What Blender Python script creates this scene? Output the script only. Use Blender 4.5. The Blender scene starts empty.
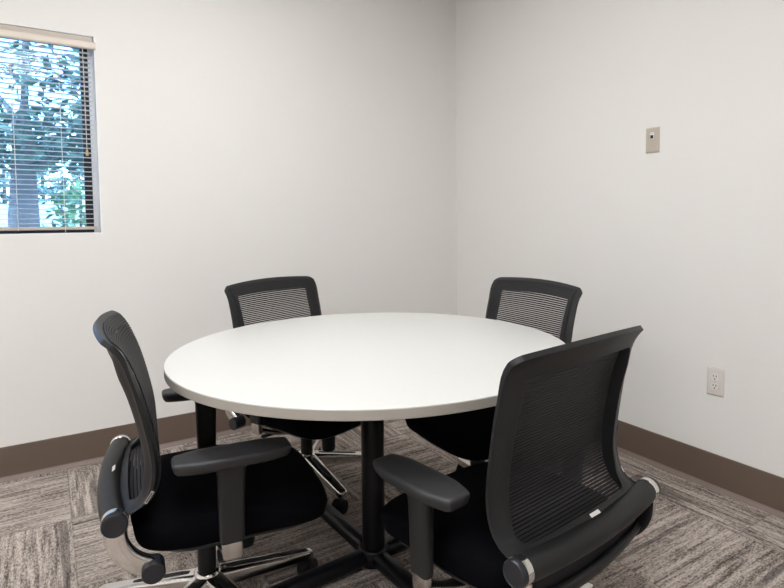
import bpy, bmesh, math, random
from mathutils import Vector, Matrix

S = bpy.context.scene
COL = S.collection
R = math.radians
random.seed(7)

# ------------------------------------------------------------------ camera
CAM = Vector((-2.3045, -3.0625, 1.1542))
YAW, PITCH, ROLL = 0.5938, 0.0611, -0.0045
cd = bpy.data.cameras.new('camera')
cd.sensor_width = 36.0
cd.lens = 566.88 / 784 * 36.0
cd.shift_x = (392 - 427.61) / 784
cd.shift_y = (251.36 - 294) / 784
cd.clip_start = 0.02
cam = bpy.data.objects.new('camera', cd)
COL.objects.link(cam)
_f = Vector((math.sin(YAW) * math.cos(PITCH), math.cos(YAW) * math.cos(PITCH), -math.sin(PITCH)))
_r = Vector((math.cos(YAW), -math.sin(YAW), 0))
_u = _r.cross(_f)
_R = math.cos(ROLL) * _r + math.sin(ROLL) * _u
_U = -math.sin(ROLL) * _r + math.cos(ROLL) * _u
m = Matrix((_R, _U, -_f)).transposed().to_4x4()
m.translation = CAM
cam.matrix_world = m
S.camera = cam

# ------------------------------------------------------------------ world, sun, exposure
S.view_settings.view_transform = 'Standard'
S.view_settings.look = 'None'
S.view_settings.gamma = 1.0
S.view_settings.use_curve_mapping = False
S.view_settings.exposure = 0.0
LAMP_STRENGTH = 18.0
SKY_STRENGTH = 1.2
SUN_STRENGTH = 8.0

w = bpy.data.worlds.new('world')
S.world = w
w.use_nodes = True
wn = w.node_tree
wn.nodes.clear()
wo = wn.nodes.new('ShaderNodeOutputWorld')
wb = wn.nodes.new('ShaderNodeBackground')
ws = wn.nodes.new('ShaderNodeTexSky')
ws.sky_type = 'NISHITA'
ws.sun_disc = False
ws.sun_elevation = R(48)
ws.sun_rotation = R(160)
ws.air_density = 1.0
wb.inputs['Strength'].default_value = SKY_STRENGTH
wn.links.new(ws.outputs['Color'], wb.inputs['Color'])
wn.links.new(wb.outputs['Background'], wo.inputs['Surface'])

sl = bpy.data.lights.new('sun', 'SUN')
sl.energy = SUN_STRENGTH
sl.angle = R(0.6)
sl.color = (0.86, 0.93, 1.0)
so = bpy.data.objects.new('sun', sl)
COL.objects.link(so)
so.rotation_euler = (R(-2.6), R(-48), 0)      # skims along the outside of the window wall

# ------------------------------------------------------------------ helpers
def new_mat(name):
    mt = bpy.data.materials.new(name)
    mt.use_nodes = True
    nt = mt.node_tree
    b = nt.nodes['Principled BSDF']
    return mt, nt, b

def mat(name, col, rough=0.5, metal=0.0, spec=0.5, bump=None, coat=0.0, var=0.0):
    """plain procedural material: colour with slight noise variation, optional bump (scale, strength)"""
    mt, nt, b = new_mat(name)
    b.inputs['Roughness'].default_value = rough
    b.inputs['Metallic'].default_value = metal
    b.inputs['Specular IOR Level'].default_value = spec
    b.inputs['Coat Weight'].default_value = coat
    tc = nt.nodes.new('ShaderNodeTexCoord')
    if var > 0:
        n = nt.nodes.new('ShaderNodeTexNoise')
        n.inputs['Scale'].default_value = 6.0
        n.inputs['Detail'].default_value = 4
        nt.links.new(tc.outputs['Object'], n.inputs['Vector'])
        mr = nt.nodes.new('ShaderNodeMapRange')
        mr.inputs['To Min'].default_value = 1 - var
        mr.inputs['To Max'].default_value = 1 + var
        nt.links.new(n.outputs['Fac'], mr.inputs['Value'])
        mx = nt.nodes.new('ShaderNodeVectorMath')
        mx.operation = 'SCALE'
        mx.inputs[0].default_value = col[:3]
        nt.links.new(mr.outputs['Result'], mx.inputs['Scale'])
        nt.links.new(mx.outputs['Vector'], b.inputs['Base Color'])
    else:
        b.inputs['Base Color'].default_value = (*col[:3], 1)
    if bump:
        n2 = nt.nodes.new('ShaderNodeTexNoise')
        n2.inputs['Scale'].default_value = bump[0]
        n2.inputs['Detail'].default_value = 5
        nt.links.new(tc.outputs['Object'], n2.inputs['Vector'])
        bp = nt.nodes.new('ShaderNodeBump')
        bp.inputs['Strength'].default_value = bump[1]
        bp.inputs['Distance'].default_value = 0.002
        nt.links.new(n2.outputs['Fac'], bp.inputs['Height'])
        nt.links.new(bp.outputs['Normal'], b.inputs['Normal'])
    return mt

def link(name, bm, m, parent=None, smooth=True, bevel=0.0, segs=2, angle=40):
    bmesh.ops.recalc_face_normals(bm, faces=bm.faces)
    me = bpy.data.meshes.new(name)
    bm.to_mesh(me)
    bm.free()
    o = bpy.data.objects.new(name, me)
    COL.objects.link(o)
    me.materials.append(m)
    if smooth:
        for p in me.polygons:
            p.use_smooth = True
        me.set_sharp_from_angle(angle=R(angle))
    if bevel > 0:
        bv = o.modifiers.new('bevel', 'BEVEL')
        bv.width = bevel
        bv.segments = segs
        bv.limit_method = 'ANGLE'
        bv.angle_limit = R(35)
        bv.harden_normals = False
        if smooth:
            for p in me.polygons:
                p.use_smooth = True
    if parent:
        o.parent = parent
    return o

def thing(o, label, cat, group=None):
    o['label'] = label
    o['category'] = cat
    if group:
        o['group'] = group
    return o

def empty(name, loc, rz=0):
    o = bpy.data.objects.new(name, None)
    COL.objects.link(o)
    o.location = loc
    o.rotation_euler = (0, 0, rz)
    o.empty_display_size = 0.1
    return o

def structure(o):
    o['kind'] = 'structure'
    return o

def box(bm, x0, x1, y0, y1, z0, z1, mtx=None):
    vs = [bm.verts.new((x, y, z)) for z in (z0, z1) for y in (y0, y1) for x in (x0, x1)]
    for f in ((0, 2, 3, 1), (4, 5, 7, 6), (0, 1, 5, 4), (2, 6, 7, 3), (0, 4, 6, 2), (1, 3, 7, 5)):
        bm.faces.new([vs[i] for i in f])
    if mtx:
        for v in vs:
            v.co = mtx @ v.co
    return vs

def loft(bm, rings, closed=True, caps=True):
    """rings: lists of Vectors, same count"""
    L = [[bm.verts.new(p) for p in r] for r in rings]
    n = len(L[0])
    for a, b in zip(L, L[1:]):
        for i in range(n if closed else n - 1):
            j = (i + 1) % n
            bm.faces.new((a[i], a[j], b[j], b[i]))
    if caps and closed:
        bm.faces.new(L[0][::-1])
        bm.faces.new(L[-1])
    return L

def tube(bm, pts, radii, n=16, up=Vector((0, 0, 1)), sq=(1, 1), p=2.0):
    """swept superellipse tube along pts; sq scales (side, up)"""
    pts = [Vector(q) for q in pts]
    if not isinstance(radii, (list, tuple)):
        radii = [radii] * len(pts)
    rings = []
    for i, c in enumerate(pts):
        t = (pts[min(i + 1, len(pts) - 1)] - pts[max(i - 1, 0)]).normalized()
        u = up
        if abs(t.dot(u)) > 0.98:
            u = Vector((1, 0, 0)) if abs(t.x) < 0.9 else Vector((0, 1, 0))
        s = t.cross(u).normalized()
        v = s.cross(t).normalized()
        rr = radii[i]
        ra, rb = rr if isinstance(rr, (list, tuple)) else (rr * sq[0], rr * sq[1])
        ring = []
        for k in range(n):
            a = 2 * math.pi * k / n
            ca, sa = math.cos(a), math.sin(a)
            ring.append(c + s * (ra * math.copysign(abs(ca) ** (2 / p), ca)) + v * (rb * math.copysign(abs(sa) ** (2 / p), sa)))
        rings.append(ring)
    return loft(bm, rings)

def lathe(bm, prof, center=(0, 0, 0), axis='z', n=32):
    """prof: (r, h) list along axis"""
    c = Vector(center)
    rings = []
    for r, h in prof:
        ring = []
        for k in range(n):
            a = 2 * math.pi * k / n
            x, y = r * math.cos(a), r * math.sin(a)
            if axis == 'z':
                q = Vector((x, y, h))
            elif axis == 'y':
                q = Vector((x, h, y))
            else:
                q = Vector((h, x, y))
            ring.append(c + q)
        rings.append(ring)
    return loft(bm, rings)

def catmull(P, n):
    P = [Vector(q) for q in P]
    out = []
    Q = [2 * P[0] - P[1]] + P + [2 * P[-1] - P[-2]]
    for i in range(1, len(Q) - 2):
        for k in range(n):
            t = k / n
            a, b, c, d = Q[i - 1], Q[i], Q[i + 1], Q[i + 2]
            out.append(0.5 * ((2 * b) + (c - a) * t + (2 * a - 5 * b + 4 * c - d) * t * t + (3 * b - a - 3 * c + d) * t ** 3))
    out.append(P[-1])
    return out

def rrect(hw, hh, r, n=6):
    """rounded rectangle outline, ccw"""
    pts = []
    for cx, cy, a0 in ((hw - r, hh - r, 0), (-hw + r, hh - r, 90), (-hw + r, -hh + r, 180), (hw - r, -hh + r, 270)):
        for k in range(n + 1):
            a = R(a0 + 90 * k / n)
            pts.append((cx + r * math.cos(a), cy + r * math.sin(a)))
    return pts

# ------------------------------------------------------------------ materials
def wall_material():
    mt, nt, b = new_mat('painted_wall')
    b.inputs['Roughness'].default_value = 0.75
    b.inputs['Specular IOR Level'].default_value = 0.25
    g = nt.nodes.new('ShaderNodeNewGeometry')
    n = nt.nodes.new('ShaderNodeTexNoise')
    n.inputs['Scale'].default_value = 1.4
    n.inputs['Detail'].default_value = 3
    nt.links.new(g.outputs['Position'], n.inputs['Vector'])
    cr = nt.nodes.new('ShaderNodeValToRGB')
    cr.color_ramp.elements[0].color = (0.790, 0.770, 0.742, 1)
    cr.color_ramp.elements[1].color = (0.810, 0.791, 0.765, 1)
    nt.links.new(n.outputs['Fac'], cr.inputs['Fac'])
    nt.links.new(cr.outputs['Color'], b.inputs['Base Color'])
    n2 = nt.nodes.new('ShaderNodeTexNoise')
    n2.inputs['Scale'].default_value = 90
    n2.inputs['Detail'].default_value = 3
    nt.links.new(g.outputs['Position'], n2.inputs['Vector'])
    n3 = nt.nodes.new('ShaderNodeTexNoise')
    n3.inputs['Scale'].default_value = 9
    nt.links.new(g.outputs['Position'], n3.inputs['Vector'])
    ad = nt.nodes.new('ShaderNodeMath')
    ad.operation = 'ADD'
    nt.links.new(n2.outputs['Fac'], ad.inputs[0])
    nt.links.new(n3.outputs['Fac'], ad.inputs[1])
    bp = nt.nodes.new('ShaderNodeBump')
    bp.inputs['Strength'].default_value = 0.12
    bp.inputs['Distance'].default_value = 0.003
    nt.links.new(ad.outputs['Value'], bp.inputs['Height'])
    nt.links.new(bp.outputs['Normal'], b.inputs['Normal'])
    return mt

def carpet_material():
    mt, nt, b = new_mat('carpet_tiles')
    L = nt.links.new
    N = nt.nodes.new
    b.inputs['Roughness'].default_value = 0.95
    b.inputs['Specular IOR Level'].default_value = 0.1
    g = N('ShaderNodeNewGeometry')
    sep = N('ShaderNodeSeparateXYZ')
    L(g.outputs['Position'], sep.inputs[0])

    def mth(op, a, c=None, d=None):
        q = N('ShaderNodeMath')
        q.operation = op
        for i, v in enumerate((a, c, d)):
            if v is None:
                continue
            if isinstance(v, (int, float)):
                q.inputs[i].default_value = v
            else:
                L(v, q.inputs[i])
        return q.outputs[0]
    T = 0.5
    tx = mth('MULTIPLY', mth('ADD', sep.outputs['X'], 2.26), 1 / T)
    ty = mth('MULTIPLY', mth('ADD', sep.outputs['Y'], 0.54), -1 / T)
    ix, iy = mth('FLOOR', tx), mth('FLOOR', ty)
    fx, fy = mth('FRACT', tx), mth('FRACT', ty)
    chk = mth('FLOORED_MODULO', mth('ADD', ix, iy), 2)
    # two tiles by the right wall were laid the other way round
    odd = mth('MULTIPLY', mth('COMPARE', iy, 2, 0.1), mth('GREATER_THAN', ix, 2.5))
    chk = mth('ABSOLUTE', mth('SUBTRACT', chk, odd))
    inv = mth('SUBTRACT', 1, chk)
    along = mth('ADD', mth('MULTIPLY', sep.outputs['X'], inv), mth('MULTIPLY', sep.outputs['Y'], chk))
    across = mth('ADD', mth('MULTIPLY', sep.outputs['Y'], inv), mth('MULTIPLY', sep.outputs['X'], chk))
    off = mth('ADD', mth('MULTIPLY', ix, 7.31), mth('MULTIPLY', iy, 3.77))

    def noise(sa, sc, z, det=2, rough=0.5):
        c = N('ShaderNodeCombineXYZ')
        L(mth('MULTIPLY', along, sa), c.inputs[0])
        L(mth('MULTIPLY', across, sc), c.inputs[1])
        L(mth('ADD', off, z), c.inputs[2])
        n = N('ShaderNodeTexNoise')
        n.inputs['Scale'].default_value = 1
        n.inputs['Detail'].default_value = det
        n.inputs['Roughness'].default_value = rough
        L(c.outputs[0], n.inputs['Vector'])
        return n.outputs['Fac']
    streak = noise(5, 85, 0, 3)
    yarn = noise(75, 210, 11, 3, 0.75)
    patch = noise(3.5, 24, 23, 2)
    band = noise(1.0, 16, 41, 1)

    def ramp(v, p0, p1, c0, c1):
        r = N('ShaderNodeValToRGB')
        r.color_ramp.elements[0].position = p0
        r.color_ramp.elements[1].position = p1
        r.color_ramp.elements[0].color = (*c0, 1)
        r.color_ramp.elements[1].color = (*c1, 1)
        L(v, r.inputs['Fac'])
        return r.outputs['Color']
    tot = mth('ADD', mth('MULTIPLY', streak, 0.34), mth('ADD', mth('MULTIPLY', yarn, 0.50), mth('MULTIPLY', patch, 0.16)))
    c1 = ramp(tot, 0.41, 0.59, CARPET_DARK, CARPET_LIGHT)
    bandm = ramp(band, 0.66, 0.70, (0, 0, 0), (1, 1, 1))
    thin = ramp(streak, 0.26, 0.36, (1, 1, 1), (0, 0, 0))
    mx = N('ShaderNodeMixRGB')
    mx.blend_type = 'MIX'
    L(mth('MULTIPLY', bandm, 0.55), mx.inputs['Fac'])
    L(c1, mx.inputs['Color1'])
    mx.inputs['Color2'].default_value = (0.075, 0.063, 0.062, 1)
    mx2 = N('ShaderNodeMixRGB')
    L(mth('MULTIPLY', thin, 0.5), mx2.inputs['Fac'])
    L(mx.outputs[0], mx2.inputs['Color1'])
    mx2.inputs['Color2'].default_value = (0.06, 0.05, 0.048, 1)
    # seams
    ex = mth('MINIMUM', fx, mth('SUBTRACT', 1, fx))
    ey = mth('MINIMUM', fy, mth('SUBTRACT', 1, fy))
    seam = mth('LESS_THAN', mth('MINIMUM', ex, ey), 0.005)
    mx3 = N('ShaderNodeMixRGB')
    L(mth('MULTIPLY', seam, 0.3), mx3.inputs['Fac'])
    L(mx2.outputs[0], mx3.inputs['Color1'])
    mx3.inputs['Color2'].default_value = (0.05, 0.042, 0.04, 1)
    L(mx3.outputs[0], b.inputs['Base Color'])
    bp = N('ShaderNodeBump')
    bp.inputs['Strength'].default_value = 0.5
    bp.inputs['Distance'].default_value = 0.004
    L(tot, bp.inputs['Height'])
    L(bp.outputs['Normal'], b.inputs['Normal'])
    return mt

CARPET_DARK = (0.095, 0.078, 0.068)
CARPET_LIGHT = (0.56, 0.48, 0.43)
M_wall = wall_material()
M_carpet = carpet_material()
M_ceiling = mat('ceiling_paint', (0.85, 0.84, 0.82), 0.9, bump=(60, 0.2))
M_base = mat('vinyl_baseboard', (0.138, 0.099, 0.077), 0.5, spec=0.4, var=0.04)
M_basetoe = mat('vinyl_baseboard_toe', (0.22, 0.168, 0.145), 0.5, spec=0.4)
M_white_frame = mat('white_window_frame', (0.86, 0.87, 0.88), 0.45)
M_dark_frame = mat('dark_bronze_frame', (0.012, 0.013, 0.018), 0.4)
M_slat = mat('blind_slat', (0.80, 0.81, 0.82), 0.45)
M_headrail = mat('blind_headrail', (0.50, 0.44, 0.38), 0.5)
M_cord = mat('blind_cord', (0.75, 0.74, 0.70), 0.7)
M_laminate = mat('white_laminate', (0.60, 0.595, 0.57), 0.32, spec=0.4, bump=(400, 0.03))
M_edge = mat('grey_edge_band', (0.375, 0.345, 0.305), 0.5, var=0.03)
M_black_metal = mat('black_powder_coat', (0.003, 0.003, 0.005), 0.34, spec=0.28, bump=(500, 0.08))
M_plastic = mat('charcoal_plastic', (0.0125, 0.0125, 0.0135), 0.46, spec=0.4, bump=(700, 0.06))
M_armpad = mat('soft_arm_pad', (0.021, 0.021, 0.023), 0.5, spec=0.45, bump=(900, 0.08))
M_cap = mat('dark_cap_plastic', (0.013, 0.014, 0.019), 0.4, spec=0.5)
M_black = mat('black_plastic', (0.008, 0.008, 0.010), 0.5, spec=0.3)
M_fabric = mat('black_seat_fabric', (0.0028, 0.0028, 0.0042), 0.95, spec=0.05, bump=(900, 0.3))
M_mesh = mat('black_mesh_strands', (0.014, 0.013, 0.015), 0.6, spec=0.4)
M_chrome = mat('polished_chrome', (0.74, 0.72, 0.69), 0.16, metal=1.0)
M_alu = mat('polished_aluminium', (0.55, 0.53, 0.50), 0.22, metal=1.0, var=0.03)
M_tag = mat('brushed_tag', (0.80, 0.80, 0.80), 0.15, metal=1.0)
M_shell = mat('black_seat_pan', (0.008, 0.008, 0.010), 0.45, spec=0.4)
M_tag_ink = mat('tag_ink', (0.05, 0.05, 0.06), 0.6)
M_plate_beige = mat('beige_wall_plate', (0.50, 0.44, 0.37), 0.45)
M_plate_white = mat('white_wall_plate', (0.70, 0.66, 0.62), 0.4)
M_jack = mat('jack_white', (0.80, 0.80, 0.80), 0.4)
M_hole = mat('dark_slot', (0.006, 0.006, 0.012), 0.6)
M_slot = mat('outlet_slot', (0.06, 0.05, 0.045), 0.6)
M_screw = mat('plate_screw', (0.55, 0.52, 0.48), 0.35, metal=0.6)

def emission(name, col, strength):
    mt = bpy.data.materials.new(name)
    mt.use_nodes = True
    nt = mt.node_tree
    nt.nodes.clear()
    o = nt.nodes.new('ShaderNodeOutputMaterial')
    e = nt.nodes.new('ShaderNodeEmission')
    e.inputs['Color'].default_value = (*col, 1)
    e.inputs['Strength'].default_value = strength
    nt.links.new(e.outputs[0], o.inputs[0])
    return mt

def glass_material():
    mt = bpy.data.materials.new('window_glass')
    mt.use_nodes = True
    nt = mt.node_tree
    nt.nodes.clear()
    o = nt.nodes.new('ShaderNodeOutputMaterial')
    t = nt.nodes.new('ShaderNodeBsdfTransparent')
    t.inputs['Color'].default_value = (0.66, 0.84, 1.0, 1)       # blue tint puts the cool cast of outdoor daylight into the glass colour
    gl = nt.nodes.new('ShaderNodeBsdfGlossy')
    gl.inputs['Roughness'].default_value = 0.02
    fr = nt.nodes.new('ShaderNodeFresnel')
    fr.inputs['IOR'].default_value = 1.45
    mx = nt.nodes.new('ShaderNodeMixShader')
    nt.links.new(fr.outputs[0], mx.inputs[0])
    nt.links.new(t.outputs[0], mx.inputs[1])
    nt.links.new(gl.outputs[0], mx.inputs[2])
    nt.links.new(mx.outputs[0], o.inputs[0])
    return mt
M_glass = glass_material()

# ------------------------------------------------------------------ room shell
XL, YB, H = -5.2, -6.0, 2.72
WX0, WX1, WZ0, WZ1 = -3.30, -2.081, 1.081, 1.990      # window opening in the window wall
TH = 0.16

bm = bmesh.new(); box(bm, XL, 0, YB, 0, -0.06, 0)
structure(link('floor', bm, M_carpet, smooth=False))
bm = bmesh.new(); box(bm, XL - TH, TH, YB - TH, TH, H, H + 0.1)
structure(link('ceiling', bm, M_ceiling, smooth=False))
bm = bmesh.new()
box(bm, XL - TH, WX0, 0, TH, -0.06, H)
box(bm, WX1, 0, 0, TH, -0.06, H)
box(bm, WX0, WX1, 0, TH, -0.06, WZ0)
box(bm, WX0, WX1, 0, TH, WZ1, H)
structure(link('wall_left', bm, M_wall, smooth=False))
bm = bmesh.new(); box(bm, 0, TH, YB - TH, TH, -0.06, H)
structure(link('wall_right', bm, M_wall, smooth=False))
bm = bmesh.new(); box(bm, XL - TH, XL, YB - TH, 0, -0.06, H)
structure(link('wall_side', bm, M_wall, smooth=False))
bm = bmesh.new(); box(bm, XL, 0, YB - TH, YB, -0.06, H)
structure(link('wall_rear', bm, M_wall, smooth=False))

# vinyl cove base: flat face with a curved toe at the carpet
BH = 0.152
def cove(name, a, b, nrm):
    """a->b along the wall foot, nrm points into the room"""
    bm = bmesh.new()
    a, b, n = Vector(a), Vector(b), Vector(nrm)
    prof = [(0.0005, BH), (0.004, BH), (0.0055, BH - 0.003), (0.0055, 0.020)]
    loft(bm, [[p + n * d + Vector((0, 0, z)) for d, z in prof + [(0.0005, 0.020)]] for p in (a, b)])
    o = structure(link(name, bm, M_base, smooth=True, angle=25))
    bm = bmesh.new()
    prof = [(0.0005, 0.0199), (0.0055, 0.0199), (0.0075, 0.015), (0.012, 0.008), (0.0165, 0.004), (0.0175, 0.0005), (0.0005, 0.0005)]
    loft(bm, [[p + n * d + Vector((0, 0, z)) for d, z in prof] for p in (a, b)])
    link('toe', bm, M_basetoe, o, smooth=True, angle=50)
    return o
cove('baseboard_left', (XL, 0, 0), (-0.006, 0, 0), (0, -1, 0))
cove('baseboard_right', (0, 0, 0), (0, YB, 0), (-1, 0, 0))
cove('baseboard_side', (XL, YB, 0), (XL, -0.02, 0), (1, 0, 0))
cove('baseboard_rear', (XL + 0.02, YB, 0), (-0.02, YB, 0), (0, 1, 0))

# window: white liner in the opening, dark frame, glass
bm = bmesh.new()
fw = 0.022
for (x0, x1, z0, z1) in ((WX0, WX1, WZ0, WZ0 + 0.006), (WX0, WX1, WZ1 - 0.004, WZ1),
                         (WX0, WX0 + 0.004, WZ0 + 0.006, WZ1 - 0.004), (WX1 - 0.004, WX1, WZ0 + 0.006, WZ1 - 0.004)):
    box(bm, x0, x1, 0.001, 0.13, z0, z1)
for (x0, x1) in ((WX0 + 0.004, WX0 + 0.004 + fw), (WX1 - 0.004 - fw, WX1 - 0.004)):
    box(bm, x0, x1, 0.075, 0.13, WZ0 + 0.006, WZ1 - 0.004)
win = structure(link('window_1', bm, M_white_frame, smooth=False))
bm = bmesh.new()
ix0, ix1, iz0, iz1 = WX0 + 0.004 + fw, WX1 - 0.004 - fw, WZ0 + 0.0065, WZ1 - 0.0045
dw = 0.032
box(bm, ix0, ix0 + dw, 0.085, 0.125, iz0, iz1)
box(bm, ix1 - dw, ix1, 0.085, 0.125, iz0, iz1)
box(bm, ix0 + dw, ix1 - dw, 0.085, 0.125, iz0, iz0 + 0.024)
box(bm, ix0 + dw, ix1 - dw, 0.085, 0.125, iz1 - dw, iz1)
link('window_frame', bm, M_dark_frame, win, smooth=False)
bm = bmesh.new()
box(bm, ix0 + dw - 0.003, ix1 - dw + 0.003, 0.104, 0.109, iz0 + 0.021, iz1 - dw + 0.003)
link('window_pane', bm, M_glass, win, smooth=False)

# ------------------------------------------------------------------ ceiling lights (recessed 2x4 troffers)
def troffer(x, y, rz, label):
    root = empty('ceiling_light', (x, y, H), rz)
    thing(root, label, 'ceiling light', 'recessed ceiling lights')
    bm = bmesh.new()
    a, b = 0.61, 0.305
    for q in ((-a, a, b - 0.03, b), (-a, a, -b, -b + 0.03), (-a, -a + 0.03, -b + 0.03, b - 0.03), (a - 0.03, a, -b + 0.03, b - 0.03)):
        box(bm, *q, -0.018, -0.001)
    link('light_frame', bm, M_white_frame, root, smooth=False)
    bm = bmesh.new()
    box(bm, -a + 0.031, a - 0.031, -b + 0.031, b - 0.031, -0.012, -0.002)
    link('diffuser', bm, M_lamp, root, smooth=False)
M_lamp = emission('lit_diffuser', (0.985, 0.995, 1.0), LAMP_STRENGTH)
troffer(-1.82, -1.60, R(90), 'lit ceiling light nearest the table')
troffer(-3.9, -1.9, R(90), 'lit ceiling light by the window wall, beyond the window')
troffer(-2.55, -3.70, R(90), 'lit ceiling light above and behind the camera')
troffer(-4.20, -3.70, R(90), 'lit ceiling light in the rear of the room away from the table')

# ------------------------------------------------------------------ mini blind
blind = empty('window_blind', ((WX0 + WX1) / 2, 0.03, WZ1))
thing(blind, 'white horizontal mini blind hanging in the window with slats open', 'blind')
def bpart(name, bm, m, par=blind, **k):
    for v in bm.verts:
        v.co -= blind.location
    return link(name, bm, m, par, **k)
bm = bmesh.new()
box(bm, WX0 + 0.006, WX1 - 0.008, 0.003, 0.048, 1.952, 1.9845)
bpart('headrail', bm, M_headrail, bevel=0.002)
bm = bmesh.new()                                              # moulded valance in front of the headrail
prof = [(0.006, 1.927), (-0.004, 1.929), (-0.007, 1.934), (-0.007, 1.950), (-0.005, 1.956), (-0.002, 1.959), (0.000, 1.961), (0.006, 1.9615)]
loft(bm, [[Vector((x, y, z)) for y, z in prof] for x in (WX0 + 0.004, WX1 + 0.003)])
bpart('valance', bm, mat('blind_valance', (0.70, 0.63, 0.55), 0.5), angle=30)
pitch = 0.0218
z = 1.915
SX0, SX1 = WX0 + 0.012, WX1 - 0.019
ns = 0
tilt = R(4)
while z > 1.128:
    bm = bmesh.new()
    rings = []
    cy = 0.030
    for x in (SX0, SX1):
        pts = []
        for k in range(7):
            u = -0.0125 + 0.025 * k / 6
            h = 0.0016 * (1 - (u / 0.0125) ** 2)
            pts.append(Vector((x, cy + u * math.cos(tilt) - h * math.sin(tilt), z - u * math.sin(tilt) + h * math.cos(tilt))))
        low = [p - Vector((0, 0, 0.0006)) for p in pts[::-1]]
        rings.append(pts + low)
    loft(bm, rings)
    bpart('slat', bm, M_slat, angle=60)
    z -= pitch
    ns += 1
bm = bmesh.new(); box(bm, SX0, SX1, 0.018, 0.042, 1.101, 1.116)
bpart('bottom_rail', bm, M_headrail, bevel=0.003)
for cx, zb in ((-2.225, 1.083), (-2.40, 1.10), (-2.86, 1.10), (-3.17, 1.10)):
    bm = bmesh.new()
    tube(bm, [(cx, 0.0155, 1.93), (cx, 0.0155, zb)], 0.0011, 8)
    tube(bm, [(cx, 0.0445, 1.93), (cx, 0.0445, 1.105)], 0.0011, 8)
    bpart('ladder_cord', bm, M_cord)
bm = bmesh.new()
tube(bm, [(-2.130, 0.008, 1.93), (-2.129, 0.008, 1.80), (-2.128, 0.009, 1.47)], 0.0016, 8)
c1 = bpart('pull_cord', bm, M_cord)
bm = bmesh.new()
lathe(bm, [(0.001, 0.030), (0.004, 0.026), (0.006, 0.010), (0.0065, 0.0), (0.004, -0.003)], (-2.128, 0.009, 1.445), n=12)
bpart('cord_tassel', bm, mat('wooden_tassel', (0.62, 0.44, 0.25), 0.5), c1)

# ------------------------------------------------------------------ wall plates on the right wall
def plate(name, y, z, m, label, cat, W2=0.035, H2=0.057):
    root = empty(name, (0, y, z))
    thing(root, label, cat)
    bm = bmesh.new()
    rings = []
    for d, ins in ((0.0, 0.0), (0.002, 0.0), (0.0055, 0.004), (0.0062, 0.0075)):
        rings.append([Vector((-d - 0.0003, a, b)) for a, b in rrect(W2 - ins, H2 - ins, 0.003)])
    loft(bm, rings)
    link('cover_plate', bm, m, root, angle=30)
    return root
DPY, DPZ = -1.4816, 1.4957
dp = plate('data_wall_plate', DPY, DPZ, M_plate_beige, 'beige wall plate with a single data jack high on the right wall', 'wall plate')
bm = bmesh.new()
box(bm, -0.0085, -0.0064, -0.0085, 0.0085, 0.0065, 0.0345)
bm2 = link('jack_insert', bm, M_jack, dp, bevel=0.0008)
bm = bmesh.new(); box(bm, -0.0092, -0.0086, -0.0072, 0.0072, 0.0075, 0.0225)
link('jack_opening', bm, M_hole, bm2, smooth=False)
bm = bmesh.new(); box(bm, -0.0092, -0.0086, -0.005, 0.005, 0.0275, 0.0305)
link('jack_icon', bm, mat('jack_icon_grey', (0.35, 0.36, 0.38), 0.5), bm2, smooth=False)
for zz in (0.042, -0.042):
    bm = bmesh.new(); lathe(bm, [(0.0028, -0.0066), (0.0028, -0.0074), (0.001, -0.0076)], (0, 0, zz), 'x', 12)
    link('screw', bm, M_plate_beige, dp)

OPY, OPZ = -1.8008, 0.460
op = plate('electrical_outlet', OPY, OPZ, M_plate_white, 'white duplex electrical outlet low on the right wall above the baseboard', 'outlet', 0.0365, 0.0595)
for zz in (0.0195, -0.0195):
    bm = bmesh.new()
    ring = []
    pts = []
    for k in range(28):
        a = 2 * math.pi * k / 28
        pts.append((0.0172 * math.cos(a), max(-0.0142, min(0.0142, 0.0172 * math.sin(a)))))
    loft(bm, [[Vector((-d, a * s, zz + b * s)) for a, b in pts] for d, s in ((0.0062, 1.0), (0.0085, 1.0), (0.0092, 0.95))])
    rc = link('receptacle_face', bm, mat('receptacle_white', (0.76, 0.73, 0.70), 0.35), op, angle=30)
    bm = bmesh.new()
    # the photo's slots: two upright slots above a round ground hole
    box(bm, -0.0098, -0.0093, 0.0045, 0.0075, zz + 0.001, zz + 0.009)
    box(bm, -0.0098, -0.0093, -0.0075, -0.0045, zz + 0.001, zz + 0.009)
    lathe(bm, [(0.0030, -0.0093), (0.0030, -0.0098)], (0, 0, zz - 0.007), 'x', 14)
    link('slots', bm, M_slot, rc, smooth=False)
bm = bmesh.new(); lathe(bm, [(0.0030, -0.0064), (0.0030, -0.0080), (0.001, -0.0083)], (0, 0, 0), 'x', 14)
link('screw', bm, M_screw, op)

# ------------------------------------------------------------------ conference table
TX, TY, TR, TZ, TT = -1.424, -1.4465, 0.626, 0.737, 0.0265
table = empty('conference_table', (TX, TY, 0))
thing(table, 'round white table on a black steel pedestal with the four chairs around it', 'table')
bm = bmesh.new()
lathe(bm, [(TR - 0.02, TZ - 0.004), (TR - 0.0012, TZ - 0.004), (TR - 0.0002, TZ - 0.0012), (TR - 0.0012, TZ), (TR * 0.5, TZ), (0.01, TZ)], n=160)
tt = link('tabletop', bm, M_laminate, table, angle=50)
bm = bmesh.new()
lathe(bm, [(0.01, TZ - TT), (TR - 0.003, TZ - TT), (TR, TZ - TT + 0.002), (TR, TZ - 0.0035), (TR - 0.003, TZ - 0.0025), (0.01, TZ - 0.0042)], n=160)
link('edge_band', bm, M_edge, tt, angle=50)
CX, CY = -0.014, -0.004                                     # column, slightly off the centre
bm = bmesh.new()
lathe(bm, [(0.030, 0.030), (0.0375, 0.035), (0.0375, 0.690), (0.030, 0.692)], (CX, CY, 0), n=40)
link('column', bm, M_black_metal, table, angle=40)
bm = bmesh.new()
for a in (45, 135):
    box(bm, -0.34, 0.34, -0.02, 0.02, 0.6905, 0.7095, Matrix.Translation((CX, CY, 0)) @ Matrix.Rotation(R(a), 4, 'Z'))
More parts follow.
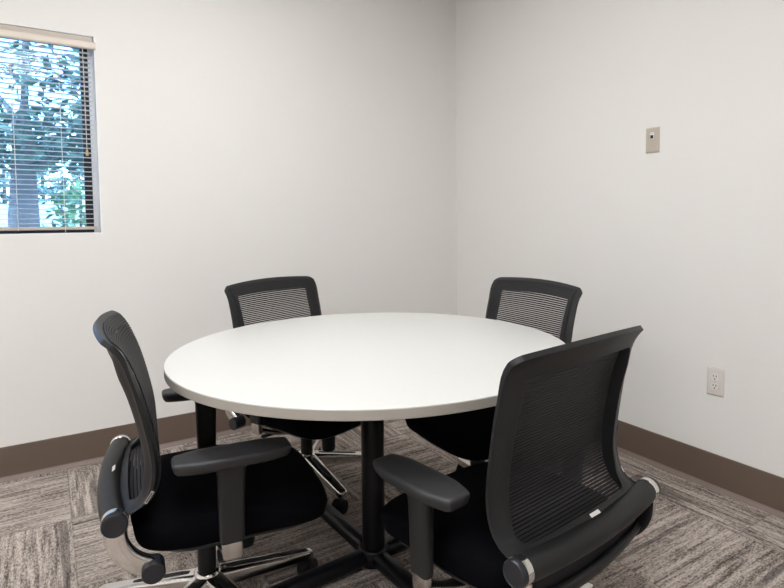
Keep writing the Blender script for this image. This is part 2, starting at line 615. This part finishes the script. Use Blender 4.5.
box(bm, CX - 0.09, CX + 0.09, CY - 0.09, CY + 0.09, 0.6905, 0.7095)
link('top_bracket', bm, M_black_metal, table, smooth=False)
bm = bmesh.new()
lathe(bm, [(0.042, 0.010), (0.050, 0.014), (0.050, 0.060), (0.046, 0.066), (0.037, 0.068)], (CX, CY, 0), n=32)
link('base_hub', bm, M_black_metal, table, angle=40)
for a in (93, 183, 273, 3):
    bm = bmesh.new()
    d = Vector((math.cos(R(a)), math.sin(R(a)), 0))
    c = Vector((CX, CY, 0))
    tube(bm, [c + d * 0.040 + Vector((0, 0, 0.038)), c + d * 0.41 + Vector((0, 0, 0.036)), c + d * 0.425 + Vector((0, 0, 0.035))],
         [(0.028, 0.026), (0.028, 0.024), (0.023, 0.018)], 20, p=2.4)
    lg = link('table_leg', bm, M_black_metal, table, angle=50)
    bm = bmesh.new()
    lathe(bm, [(0.016, 0.0), (0.018, 0.003), (0.018, 0.010), (0.010, 0.012), (0.010, 0.02)], c + d * 0.39, n=18)
    link('glide', bm, M_black, lg, angle=40)

# ------------------------------------------------------------------ office chair
PROF = [(-.206, .462), (-.174, .467), (-.145, .483), (-.125, .514), (-.116, .560), (-.119, .615), (-.129, .68),
        (-.142, .75), (-.155, .80), (-.169, .838), (-.188, .866), (-.206, .882)]
_pc = catmull([Vector((a, 0, b)) for a, b in PROF], 10)
_sl = [0.0]
for a, b in zip(_pc, _pc[1:]):
    _sl.append(_sl[-1] + (b - a).length)
SLEN = _sl[-1]
def prof_at(s):
    s = max(0, min(SLEN, s))
    for i in range(len(_sl) - 1):
        if _sl[i + 1] >= s:
            t = (s - _sl[i]) / max(1e-9, _sl[i + 1] - _sl[i])
            p = _pc[i].lerp(_pc[i + 1], t)
            a, b = _pc[max(0, i - 1)], _pc[min(len(_pc) - 1, i + 2)]
            tg = (b - a).normalized()
            return p, Vector((-tg.z, 0, tg.x))           # point, normal pointing to the rear
    return _pc[-1], Vector((-1, 0, 0))
def sm(x, a, b):
    t = max(0, min(1, (x - a) / (b - a)))
    return t * t * (3 - 2 * t)
HWB = 0.247
def back_pt(lat, s, depth=0.0):
    p, n = prof_at(s)
    k = 1 - (lat / HWB) ** 2
    top = sm(s, 0.25, SLEN)
    bow = 0.030 * top + 0.006
    crown = 0.012 * sm(s, SLEN - 0.12, SLEN)
    low = 0.015 * (1 - sm(s, 0.0, 0.08))
    q = p + n * depth
    return Vector((q.x - (bow - 0.006 + low) * k, lat, q.z + crown * k))

def build_back_frame():
    N = 10
    smid = SLEN / 2
    def outline(hw, s0, s1, r, rt):
        pts = []
        # ccw, dense along straight runs
        cs = [(hw - rt, s1 - rt, rt, 0), (-hw + rt, s1 - rt, rt, 90), (-hw + r, s0 + r, r, 180), (hw - r, s0 + r, r, 270)]
        for i, (cx, cy, rr, a0) in enumerate(cs):
            arc = [(cx + rr * math.cos(R(a0 + 90 * k / N)), cy + rr * math.sin(R(a0 + 90 * k / N))) for k in range(N + 1)]
            pts += arc
            nx = cs[(i + 1) % 4]
            e0 = arc[-1]
            e1 = (nx[0] + nx[2] * math.cos(R(nx[3])), nx[1] + nx[2] * math.sin(R(nx[3])))
            m_ = 26
            for k in range(1, m_):
                t = k / m_
                pts.append((e0[0] + (e1[0] - e0[0]) * t, e0[1] + (e1[1] - e0[1]) * t))
        return pts
    outer = outline(HWB, 0.0, SLEN, 0.010, 0.024)
    inner = outline(0.201, 0.028, SLEN - 0.054, 0.030, 0.016)
    bm = bmesh.new()
    n = len(outer)
    K = 5
    front, back = [], []
    for i in range(n):
        fr, bk = [], []
        for k in range(K + 1):
            t = k / K
            la = outer[i][0] * (1 - t) + inner[i][0] * t
            s = outer[i][1] * (1 - t) + inner[i][1] * t
            topf = sm(s, SLEN - 0.12, SLEN - 0.02)
            rear = 0.016 + (0.033 - 0.016) * sm(t, 0.0, 1.0)      # thin outer edge, deep inner edge
            rear += ((0.013 + 0.007 * t) - rear) * topf
            face = 0.009 * (1 - sm(t, 0.0, 0.35)) * (1 - topf)    # front face rolls back at the outer edge
            thick = rear
            thick *= 0.30 + 0.70 * sm(s, 0.01, 0.12)
            fr.append(bm.verts.new(back_pt(la, s, face)))
            bk.append(bm.verts.new(back_pt(la, s, thick)))
        front.append(fr); back.append(bk)
    for i in range(n):
        j = (i + 1) % n
        for k in range(K):
            bm.faces.new((front[i][k], front[j][k], front[j][k + 1], front[i][k + 1]))
            bm.faces.new((back[i][k], back[i][k + 1], back[j][k + 1], back[j][k]))
        bm.faces.new((front[i][0], back[i][0], back[j][0], front[j][0]))
        bm.faces.new((front[i][K], front[j][K], back[j][K], back[i][K]))
    return bm

def build_mesh_panel():
    """closely spaced horizontal strands with a few vertical threads"""
    bm = bmesh.new()
    s0, s1, hw = 0.024, SLEN - 0.020, 0.225
    pitch_ = 0.0074
    cnt = int((s1 - s0) / pitch_)
    nseg = 14
    for i in range(cnt + 1):
        s = s0 + (s1 - s0) * i / cnt
        rings = []
        for k in range(nseg + 1):
            la = -hw + 2 * hw * k / nseg
            h = 0.0027
            d0, d1 = -0.0035, -0.0008
            rings.append([back_pt(la, s - h, d0), back_pt(la, s + h, d0), back_pt(la, s + h, d1), back_pt(la, s - h, d1)])
        loft(bm, rings)
    return bm

def build_seat(z0, z1, hw, xb, xf, inset_bottom, inset_top, crown):
    """rounded cushion with a waterfall front"""
    bm = bmesh.new()
    n = 72
    def outline(ins):
        pts = []
        a, b = (xf - xb) / 2 - ins, hw - ins
        cx = (xf + xb) / 2
        for k in range(n):
            t = 2 * math.pi * k / n
            ct, st = math.cos(t), math.sin(t)
            p = 6.5
            x = a * math.copysign(abs(ct) ** (2 / p), ct)
            y = b * math.copysign(abs(st) ** (2 / p), st)
            y *= 1.0 - 0.06 * (x / a < 0) * (x / a) ** 2
            x += -0.012 * (y / b) ** 2 if x > 0 else 0.022 * (y / b) ** 2
            pts.append((cx + x, y))
        return pts
    def drop(x):
        return -0.032 * sm(x, xb + 0.25, xf) + 0.006 * sm(-x, -0.02, -xb)
    rings = []
    lay = [(z0, inset_bottom), (z0 + 0.004, inset_bottom * 0.55), ((z0 * 0.7 + z1 * 0.3), 0.004), (z0 * 0.45 + z1 * 0.55, 0.0),
           (z1 - 0.014, 0.004), (z1 - 0.005, 0.012), (z1, inset_top), (z1 + crown * 0.5, 0.07), (z1 + crown * 0.85, 0.13), (z1 + crown, 0.19)]
    for zz, ins in lay:
        rings.append([Vector((x, y, zz + drop(x) * sm(zz, z0 - 0.05, z1))) for x, y in outline(ins)])
    loft(bm, rings)
    return bm

def build_shell():
    """bowl-shaped plastic pan under the cushion"""
    bm = bmesh.new()
    rings = []
    for zz, ins in ((0.349, 0.008), (0.345, 0.004), (0.337, 0.008), (0.322, 0.040), (0.308, 0.085), (0.298, 0.130), (0.292, 0.170)):
        ring = []
        for k in range(72):
            t = 2 * math.pi * k / 72
            ct, st = math.cos(t), math.sin(t)
            x = (0.236 - ins) * math.copysign(abs(ct) ** 0.44, ct)
            y = (0.240 - ins) * math.copysign(abs(st) ** 0.44, st)
            x += -0.02 * (y / 0.24) ** 2 if x > 0 else 0.022 * (y / 0.24) ** 2
            ring.append(Vector((0.072 + x, y, zz - 0.012 * sm(0.072 + x, 0.08, 0.31) * (1 - ins / 0.17))))
        rings.append(ring)
    loft(bm, rings)
    return bm

def build_chair():
    root = empty('office_chair', (0, 0, 0))
    U, B = [], []                                            # upper parts (follow the seat height), base parts (turn with the base)
    def up(name, bm, m, par=None, **k):
        o = link(name, bm, m, par or root, **k)
        if not par:
            U.append(o)
        return o
    # --- back
    bf = up('back_frame', build_back_frame(), M_plastic, bevel=0.004, segs=2, angle=40)
    bf['label'] = 'charcoal plastic back frame'
    up('mesh_panel', build_mesh_panel(), M_mesh, smooth=False)
    bm = bmesh.new()
    pts = [(-0.216 - 0.020 * (1 - (y / 0.245) ** 2), y, 0.462) for y in [-0.245 + 0.49 * k / 20 for k in range(21)]]
    tube(bm, pts, 0.0268, 24, p=2.2)
    cb = up('crossbar', bm, M_plastic, angle=50)
    for s in (-1, 1):
        bm = bmesh.new()
        lathe(bm, [(0.026, 0.238 * s), (0.0292, 0.240 * s), (0.0296, 0.252 * s), (0.0288, 0.256 * s), (0.026, 0.2565 * s)], (-0.216, 0, 0.462), 'y', 32)
        link('chrome_ring', bm, M_chrome, cb, angle=40)['label'] = 'chrome ring'
        bm = bmesh.new()
        lathe(bm, [(0.026, 0.2567 * s), (0.0282, 0.2572 * s), (0.0282, 0.266 * s), (0.0262, 0.2695 * s), (0.022, 0.2705 * s), (0.0215, 0.2695 * s), (0.006, 0.2695 * s)], (-0.216, 0, 0.462), 'y', 32)
        link('end_cap', bm, M_cap, cb, angle=40)
    # white tags: one at the middle of the crossbar, one low on the right upright
    bm = bmesh.new()
    box(bm, -0.0175, 0.0175, -0.0045, 0.0045, 0, 0.0009)
    zz = Vector((-0.55, 0, 0.83)).normalized()
    mt = Matrix((Vector((0, 1, 0)), Vector((-0.83, 0, -0.55)).normalized(), zz)).transposed().to_4x4()
    mt.translation = Vector((-0.224, 0.0, 0.4915))
    for v in bm.verts:
        v.co = mt @ v.co
    up('label_tag', bm, M_tag, smooth=False)['label'] = 'white tag'
    bm = bmesh.new()
    ptA = back_pt(-HWB, 0.082, 0.0098)
    tg = (back_pt(-HWB, 0.097, 0.018) - back_pt(-HWB, 0.067, 0.018)).normalized()
    sd = Vector((0, -1, 0))
    cr = tg.cross(sd)
    mt = Matrix((tg, cr, sd)).transposed().to_4x4()
    mt.translation = Vector((ptA.x, -HWB + 0.0004, ptA.z))
    box(bm, -0.0155, 0.0155, -0.0034, 0.0034, -0.003, 0.0009)
    for v in bm.verts:
        v.co = mt @ v.co
    tag2 = up('label_tag', bm, M_tag, smooth=False)
    tag2['label'] = 'white tag'
    bm = bmesh.new()
    box(bm, -0.0122, 0.0122, -0.0014, 0.0014, 0.0009, 0.0012)
    for v in bm.verts:
        v.co = mt @ v.co
    link('tag_print', bm, M_tag_ink, tag2, smooth=False)
    # --- chrome side links from the crossbar down to the pivots
    for s in (-1, 1):
        bm = bmesh.new()
        path = catmull([(-0.219, 0.244 * s, 0.446), (-0.215, 0.246 * s, 0.412), (-0.200, 0.247 * s, 0.378), (-0.176, 0.247 * s, 0.352), (-0.146, 0.246 * s, 0.333)], 6)
        tube(bm, path, [(0.0085, 0.0225)] * len(path), 18, up=Vector((1, 0, 1)), p=2.8)
        sl_ = up('side_link', bm, M_chrome, angle=50)
        sl_['label'] = 'curved chrome link'
        bm = bmesh.new()                                     # black liner on the link's inner side
        tube(bm, [Vector((q.x, q.y - 0.013 * s, q.z)) for q in path], [(0.0045, 0.0235)] * len(path), 12, up=Vector((1, 0, 1)), p=3)
        link('link_liner', bm, M_black, sl_, angle=50)
        bm = bmesh.new()
        lathe(bm, [(0.020, 0.222 * s), (0.0258, 0.224 * s), (0.0258, 0.266 * s), (0.0238, 0.2695 * s), (0.019, 0.2700 * s), (0.006, 0.2695 * s)], (-0.140, 0, 0.328), 'y', 32)
        link('pivot_cap', bm, M_cap, sl_, angle=40)
    bm = bmesh.new()                                         # bowed yoke joining the two links under the crossbar
    pts = [(-0.196 - 0.016 * (1 - (y / 0.23) ** 2), y, 0.362 - 0.012 * (1 - (y / 0.23) ** 2)) for y in [-0.23 + 0.46 * k / 20 for k in range(21)]]
    tube(bm, pts, [(0.011, 0.021)] * 21, 18, up=Vector((-0.45, 0, 1)).normalized(), p=2.6)
    up('lower_yoke', bm, M_plastic, angle=50)
    bm = bmesh.new()                                         # black shroud closing the gap behind the seat
    rings = []
    for k in range(21):
        y = -0.226 + 0.452 * k / 20
        q = 1 - (y / 0.23) ** 2
        xx = -0.1965 - 0.012 * q
        rings.append([Vector((xx, y, 0.352 - 0.010 * q)), Vector((xx - 0.006, y, 0.440)), Vector((xx, y, 0.441)), Vector((xx + 0.005, y, 0.352 - 0.010 * q))])
    loft(bm, rings)
    up('rear_shroud', bm, M_black, angle=40)
    # --- seat
    up('seat_cushion', build_seat(0.346, 0.421, 0.246, -0.192, 0.318, 0.012, 0.024, 0.010), M_fabric, angle=80)
    bm = build_shell()
    ss = up('seat_shell', bm, M_shell, angle=60)
    # --- mechanism under the seat
    bm = bmesh.new()
    rings = []
    for x, w_, z0_, z1_ in ((-0.14, 0.05, 0.285, 0.325), (-0.10, 0.075, 0.262, 0.325), (0.05, 0.080, 0.255, 0.325), (0.13, 0.07, 0.268, 0.325), (0.165, 0.05, 0.290, 0.325)):
        rings.append([Vector((x, a * w_ / 0.05, (z0_ + z1_) / 2 + b * (z1_ - z0_) / 0.1)) for a, b in rrect(0.05, 0.05, 0.015, 4)])
    loft(bm, rings)
    mech = up('tilt_mechanism', bm, M_black, angle=50)
    bm = bmesh.new()
    lathe(bm, [(0.022, 0.268), (0.028, 0.262), (0.029, 0.235), (0.028, 0.185), (0.025, 0.179), (0.012, 0.178)], (0.11, 0.022, 0), n=24)
    link('tension_knob', bm, M_black, mech, angle=40)
    bm = bmesh.new()
    tube(bm, [(0.02, -0.06, 0.300), (0.02, -0.16, 0.303), (0.02, -0.21, 0.305)], [0.005, 0.005, 0.005], 10)
    tube(bm, [(0.02, -0.20, 0.305), (0.02, -0.245, 0.305), (0.02, -0.252, 0.305)], [(0.014, 0.005), (0.016, 0.005), (0.010, 0.004)], 14)
    link('lever', bm, M_black, mech, angle=50)
    # --- arms
    for s in (-1, 1):
        bm = bmesh.new()                                     # black upright, wider toward the top
        rings = []
        for zz, hl, hw_, xo, yo in ((0.364, 0.028, 0.0135, 0.034, 0.288), (0.382, 0.0295, 0.0145, 0.034, 0.288), (0.46, 0.031, 0.0155, 0.034, 0.289),
                                   (0.53, 0.0325, 0.0165, 0.035, 0.290), (0.552, 0.036, 0.018, 0.036, 0.290), (0.561, 0.042, 0.022, 0.037, 0.290)):
            rings.append([Vector((xo + a, yo * s + b, zz)) for a, b in rrect(hl, hw_, min(hl, hw_) * 0.7, 5)])
        loft(bm, rings)
        post = up('arm_post', bm, M_plastic, angle=50)
        bm = bmesh.new()                                     # pad
        def pad_outline(ins):
            pts = []
            for k in range(64):
                t = 2 * math.pi * k / 64
                ct, st = math.cos(t), math.sin(t)
                p = 7.0
                x = (0.136 - ins) * math.copysign(abs(ct) ** (2 / p), ct)
                y = (0.049 - ins) * math.copysign(abs(st) ** (2 / p), st)
                y *= 1 - 0.22 * sm(abs(x), 0.06, 0.129)
                pts.append((x + 0.040, y))
            return pts
        rings = []
        for zz, ins in ((0.5605, 0.016), (0.562, 0.009), (0.568, 0.004), (0.580, 0.0), (0.586, 0.0005), (0.5895, 0.003), (0.591, 0.008), (0.5915, 0.02), (0.591, 0.036)):
            rings.append([Vector((x, 0.292 * s + y, zz)) for x, y in pad_outline(ins)])
        loft(bm, rings)
        link('arm_pad', bm, M_armpad, post, angle=60)
        bm = bmesh.new()                                     # bright sleeve below the post
        rings = []
        for zz, hl, hw_ in ((0.322, 0.021, 0.009), (0.328, 0.024, 0.011), (0.3645, 0.0255, 0.0122)):
            rings.append([Vector((0.034 + a, 0.288 * s + b, zz)) for a, b in rrect(hl, hw_, hw_ * 0.7, 5)])
        loft(bm, rings)
        link('arm_sleeve', bm, M_alu, post, angle=40)['label'] = 'polished metal sleeve'
        bm = bmesh.new()                                     # bracket from the sleeve under the seat
        path = catmull([(0.034, 0.286 * s, 0.336), (0.034, 0.255 * s, 0.322), (0.034, 0.20 * s, 0.298), (0.034, 0.13 * s, 0.280), (0.034, 0.076 * s, 0.276)], 4)
        tube(bm, path, [(0.022, 0.009)] * len(path), 14, p=3)
        link('arm_bracket', bm, M_alu, post, angle=50)
    # --- gas lift
    bm = bmesh.new()
    lathe(bm, [(0.014, 0.15), (0.014, 0.262), (0.010, 0.265)], n=24)
    gl = up('gas_lift', bm, M_chrome, angle=40)
    bm = bmesh.new()
    lathe(bm, [(0.021, 0.146), (0.0255, 0.148), (0.0255, 0.215), (0.022, 0.258), (0.017, 0.260)], n=28)
    link('lift_sleeve', bm, M_black, gl, angle=40)
    # --- five-star base
    bm = bmesh.new()
    lathe(bm, [(0.030, 0.066), (0.038, 0.070), (0.040, 0.126), (0.036, 0.140), (0.030, 0.146), (0.026, 0.1465)], n=32)
    hub = link('base_hub', bm, M_chrome, root, angle=40)
    hub['label'] = 'chrome hub'
    B.append(hub)
    for k in range(5):
        A = Matrix.Rotation(2 * math.pi * k / 5, 4, 'Z')
        bm = bmesh.new()
        rings = []
        for x, w_, z0_, z1_ in ((0.028, 0.028, 0.078, 0.136), (0.08, 0.027, 0.077, 0.128), (0.16, 0.0245, 0.072, 0.114), (0.24, 0.0220, 0.066, 0.101), (0.30, 0.0200, 0.061, 0.091), (0.318, 0.0165, 0.062, 0.087), (0.324, 0.010, 0.065, 0.083)):
            rings.append([A @ Vector((x, a * w_ / 0.02, (z0_ + z1_) / 2 + b * (z1_ - z0_) / 0.04)) for a, b in rrect(0.02, 0.02, 0.009, 4)])
        loft(bm, rings)
        leg = link('base_leg', bm, M_chrome, root, angle=45)
        leg['label'] = 'chrome base leg'
        B.append(leg)
        bm = bmesh.new()                                     # black inlay on the leg's top
        rings = []
        for x, w_, zt in ((0.052, 0.007, 0.1322), (0.08, 0.0100, 0.1282), (0.16, 0.0085, 0.1142), (0.20, 0.007, 0.1080), (0.215, 0.004, 0.1052)):
            rings.append([A @ Vector((x, y * w_, zt + dz_)) for y, dz_ in ((-1, -0.004), (1, -0.004), (0.9, 0.0012), (-0.9, 0.0012))])
        loft(bm, rings)
        link('leg_inlay', bm, M_black, leg, smooth=False)
        rot = A @ Matrix.Translation((0.300, 0, 0)) @ Matrix.Rotation(R(35 + 67 * k), 4, 'Z')
        bm = bmesh.new()                                     # caster hood and stem
        lathe(bm, [(0.0055, 0.040), (0.0055, 0.0605)], n=12)
        pts = []
        for q in range(13):
            a = R(-20 + 220 * q / 12)
            pts.append((0.014 + 0.0275 * math.cos(a), 0.0285 + 0.0275 * math.sin(a)))
        loft(bm, [[Vector((x, y, z_)) for x, z_ in pts] for y in (-0.008, 0.008)])
        for v in bm.verts:
            v.co = rot @ v.co
        cs = link('caster', bm, M_black, root, angle=40)
        B.append(cs)
        for s in (-1, 1):
            bm = bmesh.new()
            lathe(bm, [(0.010, 0.009 * s), (0.0245, 0.0095 * s), (0.0270, 0.0125 * s), (0.0270, 0.0215 * s), (0.0235, 0.0255 * s), (0.008, 0.0265 * s)], (0.014, 0, 0.0272), 'y', 24)
            for v in bm.verts:
                v.co = rot @ v.co
            link('wheel', bm, M_black, cs, angle=40)
    for o in U:
        o['follows'] = 'seat'
    for o in B:
        o['follows'] = 'base'
    return root

def copy_tree(o, parent=None):
    c = o.copy()
    COL.objects.link(c)
    if parent:
        c.parent = parent
    for ch in list(o.children):
        copy_tree(ch, c)
    return c

CHAIRS = [  # x, y, facing, seat height offset, base turn (world), back recline, arm height offset, label
    (-1.952, -1.396, -7.0, -0.004, 2, 1.9, 0.008, 'black mesh-back office chair at the left of the table, seen from its side'),
    (-1.339, -2.032, 97.0, 0.0, 77, -1.3, -0.011, 'black mesh-back office chair nearest the camera, its back turned to us'),
    (-1.400, -0.780, -68.0, -0.011, -14, 0.0, 0.012, 'black mesh-back office chair behind the table in front of the window wall'),
    (-0.868, -1.410, 179.0, 0.004, 151, 0.0, 0.0, 'black mesh-back office chair behind the table facing away from the right wall'),
]
proto = build_chair()
roots = [proto] + [copy_tree(proto) for _ in CHAIRS[1:]]
HINGE = Vector((-0.216, 0, 0.462))                           # the back tilts about the crossbar
for root, (x, y, th, dz, bt, rec, arm, lab) in zip(roots, CHAIRS):
    root.location = (x, y, 0)
    root.rotation_euler = (0, 0, R(th))
    thing(root, lab, 'chair', 'office chairs around the table')
    for ch in root.children:
        kind = ch.name.split('.')[0]
        if kind in ('back_frame', 'mesh_panel', 'label_tag'):
            rot = Matrix.Rotation(R(-rec), 3, 'Y')
            ch.rotation_euler = rot.to_euler()
            ch.location = HINGE - rot @ HINGE + Vector((0, 0, dz))
        elif kind == 'arm_post':
            ch.location.z = dz + arm
        elif ch.get('follows') == 'seat':
            ch.location.z = dz
        elif ch.get('follows') == 'base':
            ch.rotation_euler.z = R(bt - th)
for o in bpy.data.objects:
    if 'follows' in o:
        del o['follows']

# ------------------------------------------------------------------ outside the window
GZ = -0.25
M_pave = mat('pale_paving', (0.55, 0.56, 0.56), 0.85, var=0.08)
M_bark = mat('tree_bark', (0.17, 0.15, 0.135), 0.9, var=0.3, bump=(30, 0.6))
M_stucco = mat('pale_stucco', (0.62, 0.64, 0.65), 0.9, var=0.04)
M_lawn = mat('lawn', (0.09, 0.17, 0.06), 0.95, var=0.3)

def leaf_material(name, c0, c1):
    mt, nt, b = new_mat(name)
    b.inputs['Roughness'].default_value = 0.5
    g = nt.nodes.new('ShaderNodeNewGeometry')
    r = nt.nodes.new('ShaderNodeValToRGB')
    r.color_ramp.elements[0].color = (*c0, 1)
    r.color_ramp.elements[1].color = (*c1, 1)
    nt.links.new(g.outputs['Random Per Island'], r.inputs['Fac'])
    nt.links.new(r.outputs['Color'], b.inputs['Base Color'])
    return mt
M_leaf = leaf_material('tree_leaves', (0.035, 0.075, 0.055), (0.15, 0.24, 0.16))
M_leaf3 = leaf_material('hedge_leaves', (0.12, 0.20, 0.17), (0.30, 0.42, 0.33))
M_leaf2 = leaf_material('shrub_leaves', (0.08, 0.18, 0.08), (0.22, 0.38, 0.16))

bm = bmesh.new(); box(bm, -14, 10, TH + 0.02, 22, GZ - 0.1, GZ)
structure(link('ground', bm, M_pave, smooth=False))
bm = bmesh.new(); box(bm, -13, 9, 3.2, 5.6, GZ + 0.001, GZ + 0.03)
o = structure(link('lawn_strip', bm, M_lawn, smooth=False))

def leaves(bm, c, rad, n, size, rnd):
    for _ in range(n):
        while True:
            p = Vector((rnd.uniform(-1, 1), rnd.uniform(-1, 1), rnd.uniform(-1, 1)))
            if p.length < 1:
                break
        p = Vector((c[0] + p.x * rad[0], c[1] + p.y * rad[1], c[2] + p.z * rad[2]))
        a = Vector((rnd.gauss(0, 1), rnd.gauss(0, 1), rnd.gauss(0, .6))).normalized()
        b = a.cross(Vector((rnd.gauss(0, 1), rnd.gauss(0, 1), rnd.gauss(0, 1)))).normalized()
        s = size * rnd.uniform(0.6, 1.3)
        n_ = a.cross(b) * s * 0.12
        vs = [bm.verts.new(q) for q in (p - a * s, p - b * s * 0.38 + n_, p + a * s, p + b * s * 0.38 + n_)]
        bm.faces.new((vs[0], vs[1], vs[2]))
        bm.faces.new((vs[0], vs[2], vs[3]))

rnd = random.Random(3)
tx, ty = -2.43, 2.6
tree = empty('tree', (tx, ty, GZ))
thing(tree, 'tree with a thick trunk and low dark foliage outside the window', 'tree')
bm = bmesh.new()
tube(bm, [(0, 0, 0), (0.01, 0, 0.5), (-0.01, 0, 1.4), (0.01, 0, 2.0), (0.03, 0.02, 2.35), (0.1, 0.05, 3.6)], [0.15, 0.118, 0.108, 0.075, 0.028, 0.016], 18)
for a, e in ((20, 1.9), (100, 2.0), (330, 1.75)):
    d = Vector((math.cos(R(a)), math.sin(R(a)), 0))
    tube(bm, [Vector((0, 0, e)), d * 0.5 + Vector((0, 0, e + 0.35)), d * 1.2 + Vector((0, 0, e + 0.6))], [0.035, 0.025, 0.012], 10)
link('trunk', bm, M_bark, tree, angle=60)
bm = bmesh.new()
for c, rad, n in (((0.50, 0.0, 2.25), (0.34, 0.5, 0.55), 420), ((0.10, -0.15, 2.02), (0.60, 0.5, 0.25), 560), ((-0.45, 0.1, 2.05), (0.45, 0.6, 0.25), 200),
                  ((0.55, 0.2, 2.95), (0.7, 0.8, 0.5), 420), ((-0.05, -0.2, 2.45), (0.35, 0.4, 0.30), 120), ((-0.9, 0.3, 3.1), (0.9, 0.8, 0.5), 300)):
    leaves(bm, c, rad, n, 0.06, rnd)
fo = link('foliage', bm, M_leaf, tree, smooth=False)

def shrub(x, y, h, r_, n, label):
    t = empty('shrub', (x, y, GZ))
    thing(t, label, 'shrub', 'shrubs outside the window')
    bm = bmesh.new()
    for k in range(5):
        a = 2 * math.pi * k / 5
        tube(bm, [(0, 0, 0), (math.cos(a) * r_ * 0.3, math.sin(a) * r_ * 0.3, h * 0.5), (math.cos(a) * r_ * 0.5, math.sin(a) * r_ * 0.5, h * 0.9)], [0.02, 0.014, 0.006], 8)
    link('stems', bm, M_bark, t, angle=60)
    bm = bmesh.new()
    leaves(bm, (0, 0, h * 0.58), (r_, r_, h * 0.42), n, 0.075, rnd)
    link('leaves', bm, M_leaf2, t, smooth=False)
shrub(-2.00, 4.6, 1.85, 0.36, 420, 'leafy green shrub right of the tree trunk outside the window')
shrub(-2.80, 4.9, 1.45, 0.40, 360, 'leafy green shrub left of the tree trunk outside the window')

bm = bmesh.new(); box(bm, -12, 9, 9.0, 9.25, GZ, 1.40)
structure(link('garden_wall', bm, M_stucco, smooth=False))
hedge = empty('hedge', (-2.3, 12.5, GZ))
thing(hedge, 'blue-green hedge far outside the window behind the low pale wall', 'hedge')
bm = bmesh.new()
for k in range(7):
    tube(bm, [(-2.1 + 0.7 * k, 0, 0), (-2.1 + 0.7 * k, 0, 2.6)], [0.05, 0.03], 8)
link('stems', bm, M_bark, hedge, angle=60)
bm = bmesh.new()
for k in range(7):
    leaves(bm, (-2.1 + 0.7 * k, 0, 2.0), (0.55, 0.4, 1.25 + 0.2 * math.sin(k * 2.3)), 330, 0.13, rnd)
link('leaves', bm, M_leaf3, hedge, smooth=False)
